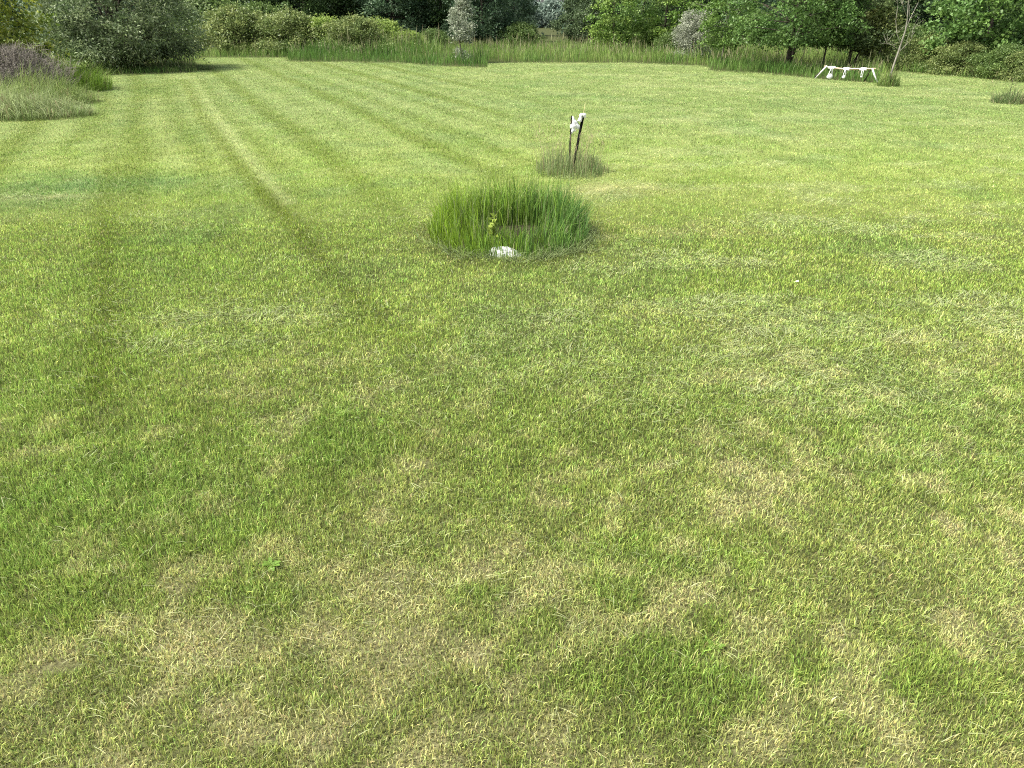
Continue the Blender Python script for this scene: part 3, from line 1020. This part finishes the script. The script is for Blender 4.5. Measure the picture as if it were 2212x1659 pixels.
# ------------------------------------------------------------------ bare sapling
def bare_sapling():
    Y = G(1920, 186)[1]
    bx = G(1920, 186)
    o3 = np.array([bx[0], bx[1], 0])
    r = np.random.default_rng(5)

    def poly(pp, dep=0.0): return np.array([PT(a, b, Y + dep * i) for i, (a, b) in enumerate(pp)]) - o3
    main = poly([(1920, 186), (1925, 158), (1935, 128), (1946, 96), (1956, 66), (1960, 40), (1962, 9), (1968, -40), (1972, -80)])
    lst = [(main, np.array([.05, .045, .04, .035, .03, .025, .02, .014, .006]))]
    for pp, w, dep in [([(1946, 95), (1937, 72), (1935, 43), (1940, 10)], .018, .1), ([(1943, 112), (1956, 98), (1968, 86), (1973, 60)], .022, -.12),
                       ([(1956, 66), (1966, 40), (1984, 5), (1995, -40)], .018, .15), ([(1960, 40), (1950, 12), (1942, -25)], .014, -.1),
                       ([(1941, 108), (1928, 98), (1915, 92)], .01, .05), ([(1962, 9), (1974, -10), (1985, -50)], .012, .1)]:
        q = poly(pp, dep)
        lst.append((q, np.linspace(w, .005, len(q))))
        for k in range(7):
            i = r.integers(1, len(q))
            d = np.array([r.normal(0, .3), r.normal(0, .25), r.uniform(.1, .6)])
            lst.append((limb(q[i], q[i] + d, r, .1, 4), np.linspace(.008, .003, 4)))
    root = empty("bare_sapling", tuple(o3))
    tag(root, "leafless grey leaning sapling rising from a grass tuft beside the rack", "tree")
    link("trunk", tubes_mesh("trunk", lst, 6), M_palebark, root)
    n = 260
    P = np.concatenate([l[0][-2:] for l in lst[8:]])
    P = P[r.integers(0, len(P), n)] + r.normal(0, .07, (n, 3))
    V, Q, T, C = leaf_quads(P, .07, .3, np.tile(np.array([[.14, .18, .08]]), (n, 1)))
    link("sparse_leaves", mesh_np("sparse_leaves", V, Q, None, C), M_leaf, root)
    return bx


bs = bare_sapling()
grass_clump("grass_clump", bs[0], bs[1] + .1, .46, 1.15, 420, "upright tuft of dark grass around the foot of the bare sapling", "grass clump",
            (.12, .20, .05), (.25, .34, .09), brown=.12, w=(.012, .024), lean=.3, out=.5, edgef=.75)
gx, gy = G(2178, 222)
grass_clump("grass_clump", gx, gy, .62, .95, 520, "lone dark grassy tuft with a thin upright twig on the lawn at the right", "grass clump",
            (.11, .17, .06), (.22, .29, .12), brown=.15, w=(.010, .020), lean=.45, out=.7, seeds=.02, edgef=.8)
r_ = np.random.default_rng(50)
lst = [(limb((-.05, 0, 0), (-.09, 0, .86), r_, .03, 6), np.linspace(.008, .003, 6))]
for k in range(12):
    z = .2 + .05 * k
    lst.append((limb((-.07, 0, z), (-.07 + r_.normal(0, .08), r_.normal(0, .07), z + .12), r_, .05, 3), np.linspace(.006, .002, 3)))
tw = link("weed_stem", tubes_mesh("weed_stem", lst, 4), M_bark, loc=(gx, gy, 0))
tag(tw, "thin dark upright twig sticking out of the lone tuft at the right", "weed")


# ------------------------------------------------------------------ posts with bags
def t_post(name, foot, head, w, label):
    foot, head = np.array(foot), np.array(head)
    d = head - foot; L = np.linalg.norm(d); d /= L
    fx = np.array([1, 0, 0]) - d * d[0]; fx /= np.linalg.norm(fx)
    fy = np.cross(d, fx)
    prof = np.array([(-.5, -.12), (.5, -.12), (.5, .12), (.14, .12), (.10, .75), (-.10, .75), (-.14, .12), (-.5, .12)]) * w
    V, Q, T = [], [], []
    zs = np.array([-.02, L])
    for z in zs:
        for a, b in prof: V.append(foot + d * z + fx * a + fy * b)
    m = len(prof)
    for k in range(m): Q.append((k, (k + 1) % m, m + (k + 1) % m, m + k))
    # top: two quads + web
    for o_ in (0, m):
        for q in [(0, 1, 2, 7), (3, 4, 5, 6), (2, 3, 6, 7)]: Q.append(tuple(o_ + i for i in q))
    # studs along the face
    z = .12
    while z < L - .02:
        c = foot + d * z - fy * (w * .12)
        b = len(V)
        for sx, sy, sz in [(-1, 0, -1), (1, 0, -1), (1, 0, 1), (-1, 0, 1), (-.6, -1, -.5), (.6, -1, -.5), (.6, -1, .5), (-.6, -1, .5)]:
            V.append(c + fx * sx * w * .14 + fy * (sy * w * .2 + .0005) + d * sz * .010)
        for q in [(4, 5, 6, 7), (0, 1, 5, 4), (1, 2, 6, 5), (2, 3, 7, 6), (3, 0, 4, 7)]: Q.append(tuple(b + i for i in q))
        z += .055
    V = np.array(V) - foot
    o = link(name, mesh_np(name, V, np.array(Q)), M_black, loc=tuple(foot))
    tag(o, label, "post", group="black posts in the grass clump")
    return foot, d, L


fr = G(1235, 373); YR = fr[1]
fl = G(1228.5, 365); YL = fl[1]
t_post("fence_post", (fr[0], YR, 0), PT(1260.5, 247, YR), .052, "thicker black post leaning right, with a pale rod at its top")
t_post("fence_post", (fl[0], YL, 0), PT(1235, 250.5, YL), .036, "thinner black post standing left of the leaning one")


def c6(x, y): return ((2050 + x / 4.485) * .54861, (380 + y / 4.485) * .54861)


def puffy(name, outline, Y, thick, conv, mat=None, step=.009, seed=3, parent=None, origin=None, wr=1.0, dy=0.0):
    """crumpled bag: a closed, wrinkled volume with the given outline, standing at distance Y"""
    pts = np.array([PT(*conv(*p), Y) for p in outline])
    ox, oz = pts[:, 0], pts[:, 2]
    x0, x1, z0, z1 = ox.min() - step, ox.max() + step, oz.min() - step, oz.max() + step
    xs, zs = np.arange(x0, x1 + step, step), np.arange(z0, z1 + step, step)
    X, Z = np.meshgrid(xs, zs)
    X = X + (fbm(X, Z, .03, seed) - .5) * step
    inside = np.zeros(X.shape, bool)
    n = len(ox); j = n - 1
    dist = np.full(X.shape, 9.0)
    for i in range(n):
        cnd = ((oz[i] > Z) != (oz[j] > Z)) & (X < (ox[j] - ox[i]) * (Z - oz[i]) / (oz[j] - oz[i] + 1e-12) + ox[i])
        inside ^= cnd
        d, _ = seg_dist(X, Z, (ox[i], oz[i]), (ox[j], oz[j]))
        dist = np.minimum(dist, d)
        j = i
    prof = np.sqrt(np.clip(np.where(inside, dist, 0) / .05, 0, 1)) * thick
    w1 = (fbm(X * 2.2, Z * .8, .035, seed + 20) - .5) * .030 * wr
    w2 = (fbm(X * 2.2, Z * .8, .035, seed + 40) - .5) * .030 * wr
    f = Y + dy - prof - .002 + w1 * np.clip(dist / .02, 0, 1)
    b = Y + dy + prof + .002 + w2 * np.clip(dist / .02, 0, 1)
    H, W = X.shape
    V = np.concatenate([np.stack([X, f, Z], -1).reshape(-1, 3), np.stack([X, b, Z], -1).reshape(-1, 3)])
    cell = inside[:-1, :-1] & inside[1:, :-1] & inside[:-1, 1:] & inside[1:, 1:]
    I, J = np.nonzero(cell)
    a = I * W + J
    N = H * W
    Qf = np.stack([a, a + 1, a + 1 + W, a + W], 1)
    Qb = Qf[:, ::-1] + N
    Q = [Qf, Qb]
    pc = np.pad(cell, 1)
    for di, dj, e in [(-1, 0, (0, 1)), (1, 0, (W + 1, W)), (0, -1, (W, 0)), (0, 1, (1, W + 1))]:
        m = cell & ~pc[1 + di:1 + di + cell.shape[0], 1 + dj:1 + dj + cell.shape[1]]
        i2, j2 = np.nonzero(m)
        a2 = i2 * W + j2
        Q.append(np.stack([a2 + e[1], a2 + e[0], a2 + e[0] + N, a2 + e[1] + N], 1))
    Q = np.concatenate(Q)
    used, inv = np.unique(Q.ravel(), return_inverse=True)
    V = V[used]; Q = inv.reshape(-1, 4)
    o0 = np.array(origin) if origin is not None else V.mean(0)
    me = mesh_np(name, V - o0, Q, None, None, True)
    return link(name, me, mat or M_plastic, parent, loc=None if parent else tuple(o0))


o = puffy("plastic_bag", [(905, 352), (925, 348), (945, 358), (958, 395), (985, 425), (1005, 442), (1015, 470), (1050, 515), (1052, 550), (1035, 582), (1005, 588),
                          (975, 560), (968, 575), (992, 612), (960, 622), (930, 640), (905, 678), (893, 620), (890, 575), (868, 562), (870, 495), (895, 490), (910, 460), (912, 400)], YL - .03, .045, c6, seed=3)
tag(o, "crumpled white plastic bag snagged on the thinner left post", "plastic bag")
o = puffy("plastic_bag", [(1050, 300), (1075, 288), (1100, 292), (1130, 286), (1172, 315), (1155, 330), (1158, 372), (1135, 382), (1110, 370), (1095, 352), (1088, 400), (1075, 445),
                          (1050, 470), (1035, 452), (998, 438), (1010, 400), (1035, 360), (1030, 328)], YR - .035, .045, c6, seed=9)
tag(o, "white plastic bag knotted round the top of the leaning post", "plastic bag")
a, b = np.array(PT(*c6(1108, 330), YR)), np.array(PT(*c6(1142, 108), YR))
o = link("thin_rod", tubes_mesh("thin_rod", [([a - a, (b - a) * .5, b - a], [.007, .006, .003])], 6), M_rod, loc=tuple(a))
tag(o, "pale yellow thin rod sticking up from the leaning post", "rod")
a, b = np.array(PT(*c6(985, 428), YL)), np.array(PT(*c6(1058, 500), YR - .03))
o = link("string", tubes_mesh("string", [([a - a, (b - a) * .5 + np.array([0, 0, -.01]), b - a], [.0035] * 3)], 5), M_black, loc=tuple(a))
tag(o, "short dark string tied from the left bag to the leaning post", "string")


# ------------------------------------------------------------------ rack with hanging bags
def c8(x, y): return ((3180 + x / 5.53) * .54861, (240 + y / 5.53) * .54861)


YA, YB = G(1762, 169.5)[1], G(1896, 179)[1]


def rackpt(x, y):
    """point on the slanting plane of the rack"""
    px, py = c8(x, y)
    f = (px - 1762) / (1896 - 1762)
    return np.array(PT(px, py, YA + (YB - YA) * f))


def rack():
    o3 = rackpt(900, 440); o3[2] = 0
    root = empty("wooden_rack", tuple(o3))
    tag(root, "low rack of peeled poles on two white slanting legs by the trees", "rack")
    a = [rackpt(368, 112), rackpt(500, 140), rackpt(760, 172), rackpt(1060, 172), rackpt(1300, 168), rackpt(1490, 166)]
    b = [rackpt(405, 126), rackpt(520, 152), rackpt(770, 184), rackpt(1060, 186), rackpt(1290, 182), rackpt(1480, 182)]
    link("pole", tubes_mesh("pole", [(np.array(a) - o3, [.028, .032, .035, .035, .032, .026])], 8), M_pole, root)
    link("pole", tubes_mesh("pole", [(np.array(b) - o3 + np.array([0, .07, 0]), [.022, .026, .028, .028, .026, .02])], 8), M_pole, root)
    for p, q in [((408, 118), (166, 378)), ((1396, 172), (1526, 466))]:
        A, B = rackpt(*p), rackpt(*q)
        B[2] = 0
        B2 = B - o3; A2 = A - o3
        link("leg", tubes_mesh("leg", [(np.array([A2 + np.array([0, -.05, .02]), (A2 + B2) / 2, B2]), [.034, .034, .03])], 8), M_whitewood, root)
    for p, q in [((395, 125), (300, 365)), ((1400, 178), (1420, 440))]:
        A, B = rackpt(*p) - o3, rackpt(*q) - o3
        B[1] += .9; B[2] = 0
        link("leg", tubes_mesh("leg", [(np.array([A + np.array([0, .09, 0]), (A + B) / 2, B]), [.03, .03, .026])], 8), M_bark, root)


rack()


def hanging_bag(x0, x1, yw, straps, pouch, lab, seed):
    top = rackpt((x0 + x1) / 2, yw)
    root = empty("hanging_bag", tuple(top))
    tag(root, lab, "bag", group="white bags hanging from the rack")
    A, B = rackpt(x0, yw - 4), rackpt(x1, yw + 4)
    n = 14
    t = np.linspace(0, 1, n)[:, None]
    r = np.random.default_rng(seed)
    pl = A * (1 - t) + B * t - top + r.normal(0, .006, (n, 3)) + np.array([0, .03, 0])
    rad = (.068 + r.normal(0, .008, n)) * np.clip(np.minimum(t[:, 0], 1 - t[:, 0]) * 8 + .45, 0, 1)
    link("wrap", tubes_mesh("wrap", [(pl, rad)], 10), M_plastic, root)
    Yc = top[1] - .04
    for s in straps:
        q = np.array([PT(*c8(*p_), Yc) for p_ in s]) - top
        link("strap", tubes_mesh("strap", [(q, [.017] * len(q))], 6), M_plastic, root)
    c = np.array([PT(*c8(*p_), Yc) for p_ in pouch])
    cx_, cz_ = c[:, 0].mean() - top[0], c[:, 2].mean() - top[2]
    rx, rz = np.ptp(c[:, 0]) / 2, np.ptp(c[:, 2]) / 2
    # sagging pouch as a lathe with wrinkles
    V, Q = [], []
    ns, nr = 22, 16
    for i in range(nr):
        f = i / (nr - 1)
        z = 1 - 2 * f
        rr = (max(0, 1 - z * z) ** .5) * (.72 + .38 * f) if f > .02 else .05
        for k in range(ns):
            an = 2 * math.pi * k / ns
            w = 1 + .08 * math.sin(5 * an + seed) * (1 - f) + r.normal(0, .03)
            V.append((cx_ + rx * rr * w * math.cos(an), .6 * rx * rr * w * math.sin(an) - .04, cz_ + rz * z))
    for i in range(nr - 1):
        for k in range(ns): Q.append((i * ns + k, i * ns + (k + 1) % ns, (i + 1) * ns + (k + 1) % ns, (i + 1) * ns + k))
    link("pouch", mesh_np("pouch", np.array(V), np.array(Q), None, None, True), M_plastic, root)


hanging_bag(455, 605, 150, [[(512, 165), (500, 195), (470, 260), (440, 310)], [(528, 165), (535, 200), (532, 260), (536, 310)]],
            [(425, 275), (542, 275), (425, 392), (542, 392)], "largest white bag, hanging nearest the left leg of the rack", 1)
hanging_bag(785, 935, 178, [[(815, 190), (805, 225), (785, 285), (768, 325)], [(828, 190), (832, 230), (828, 285), (824, 325)]],
            [(753, 305), (830, 305), (753, 384), (830, 384)], "middle small white bag hanging from the rack", 2)
hanging_bag(1145, 1308, 180, [[(1190, 195), (1178, 240), (1165, 290), (1158, 345)], [(1215, 195), (1212, 240), (1200, 290), (1190, 345)]],
            [(1150, 322), (1196, 322), (1150, 362), (1196, 362)], "flattest white bag, hanging nearest the right leg of the rack", 3)


# ------------------------------------------------------------------ slab, weed, litter
def slab():
    pts = [(1057, 553), (1058, 541), (1064, 534), (1080, 532.5), (1096, 532.5), (1112, 538.5), (1127, 547), (1128, 556)]
    Yf = G(1092, 556)[1]
    o3 = np.array([PT(1092, 556, Yf)[0], Yf, 0])
    front = [np.array(PT(a, 556 + (1 if k % 2 else -1), Yf)) * np.array([1, 1, 0]) + np.array([0, 0, -.02]) - o3 for k, (a, b) in enumerate(pts)]
    top = [np.array(PT(a, b, Yf + .16 + .02 * math.sin(k * 2.3))) - o3 for k, (a, b) in enumerate(pts)]
    back = [t + np.array([0, .12, -.16]) for t in top]
    n = len(top)
    mid = [(f + t) / 2 + np.array([0, -.025, .014 * math.cos(k * 1.9)]) for k, (f, t) in enumerate(zip(front, top))]
    V = front + mid + top + back
    Q = [(L * n + k, L * n + k + 1, (L + 1) * n + k + 1, (L + 1) * n + k) for L in range(3) for k in range(n - 1)]
    Q += [(n * L, n * L + n, n * 3, n * 3) for L in ()]
    T = [(0, n, 2 * n), (0, 2 * n, 3 * n), (n - 1, 3 * n - 1, 2 * n - 1), (n - 1, 4 * n - 1, 3 * n - 1)]
    me = mesh_np("white_slab", np.array(V), np.array(Q), np.array(T))
    o = link("white_slab", me, M_stone, loc=tuple(o3))
    tag(o, "angular white slab half buried at the front of the large grass clump", "slab")
    # thin grass blades in front of the slab belong to the clump
    return Yf


slab()


def weed():
    gx, gy = G(1066, 545)
    r = np.random.default_rng(8)
    root = empty("tall_weed", (gx, gy + .22, 0))
    tag(root, "yellow-green leafy weed spike inside the large clump above the slab", "weed")
    st = limb((0, 0, 0), (.01, 0, .42), r, .02, 6)
    link("stem", tubes_mesh("stem", [(st, np.linspace(.008, .003, 6))], 5), solid_mat("weed_stem_green", (.2, .28, .06), (.3, .36, .1), 20), root)
    n = 90
    z = r.uniform(.10, .44, n)
    a = r.uniform(0, 6.28, n)
    P = np.stack([.03 * np.cos(a) * (1.1 - z), .03 * np.sin(a), z], 1)
    c = np.array([.30, .38, .07]) * r.uniform(.8, 1.25, n)[:, None]
    V, Q, T, C = leaf_quads(P, .075, .2, c, .6)
    link("leaves", mesh_np("leaves", V, Q, None, C), M_leaf, root)


weed()


def small_weed(px, py, s, lab, seed):
    gx, gy = G(px, py)
    r = np.random.default_rng(seed)
    acc = Acc()
    n = 16
    a = r.uniform(0, 6.28, n)
    P = np.stack([.01 * np.cos(a), .01 * np.sin(a), np.full(n, .01)], 1)
    V = np.empty((n, 6, 3))
    for k in range(n):
        d = np.array([math.cos(a[k]), math.sin(a[k]), r.uniform(.3, .9)]); d /= np.linalg.norm(d)
        sd_ = np.array([-math.sin(a[k]), math.cos(a[k]), 0])
        L = s * r.uniform(.6, 1.1); w = L * .18
        b = np.array([0, 0, .01])
        V[k, 0] = b; V[k, 1] = b + d * L * .4 + sd_ * w; V[k, 2] = b + d * L * .8 + sd_ * w * .7 - np.array([0, 0, .01])
        V[k, 3] = b + d * L - np.array([0, 0, .02]); V[k, 4] = b + d * L * .8 - sd_ * w * .7 - np.array([0, 0, .01]); V[k, 5] = b + d * L * .4 - sd_ * w
    i = np.arange(n)[:, None] * 6
    Q = np.concatenate([i + np.array([0, 1, 2, 5]), i + np.array([5, 2, 3, 4])])
    C = np.tile(np.array([[.15, .26, .04]]), (n * 6, 1)) * r.uniform(.8, 1.2, (n * 6, 1))
    o = link("broadleaf_weed", mesh_np("broadleaf_weed", V.reshape(-1, 3), Q, None, C), M_leaf, loc=(gx, gy, 0))
    tag(o, lab, "weed")


small_weed(587, 1224, .07, "small blue-green weed rosette in the lawn left of the bottom middle", 1)
small_weed(150, 1085, .06, "bright green weed rosette in the lush lawn at the left", 2)
small_weed(232, 1138, .045, "little light green weed just below the bright rosette at the left", 3)
small_weed(1545, 1400, .06, "broad-leaved weed in the dark green grass at the lower right", 4)

x, y = G(1720, 616)
o = link("litter_scrap", mesh_np("litter_scrap", np.array([(-.02, -.01, .045), (.015, -.012, .05), (.025, .012, .06), (-.008, .015, .05), (0, 0, .062)]),
                                 None, np.array([(0, 1, 4), (1, 2, 4), (2, 3, 4), (3, 0, 4)])), M_plastic, loc=(x, y, 0))
tag(o, "tiny white scrap lying on the lawn right of the large clump", "litter")

print("scene built")
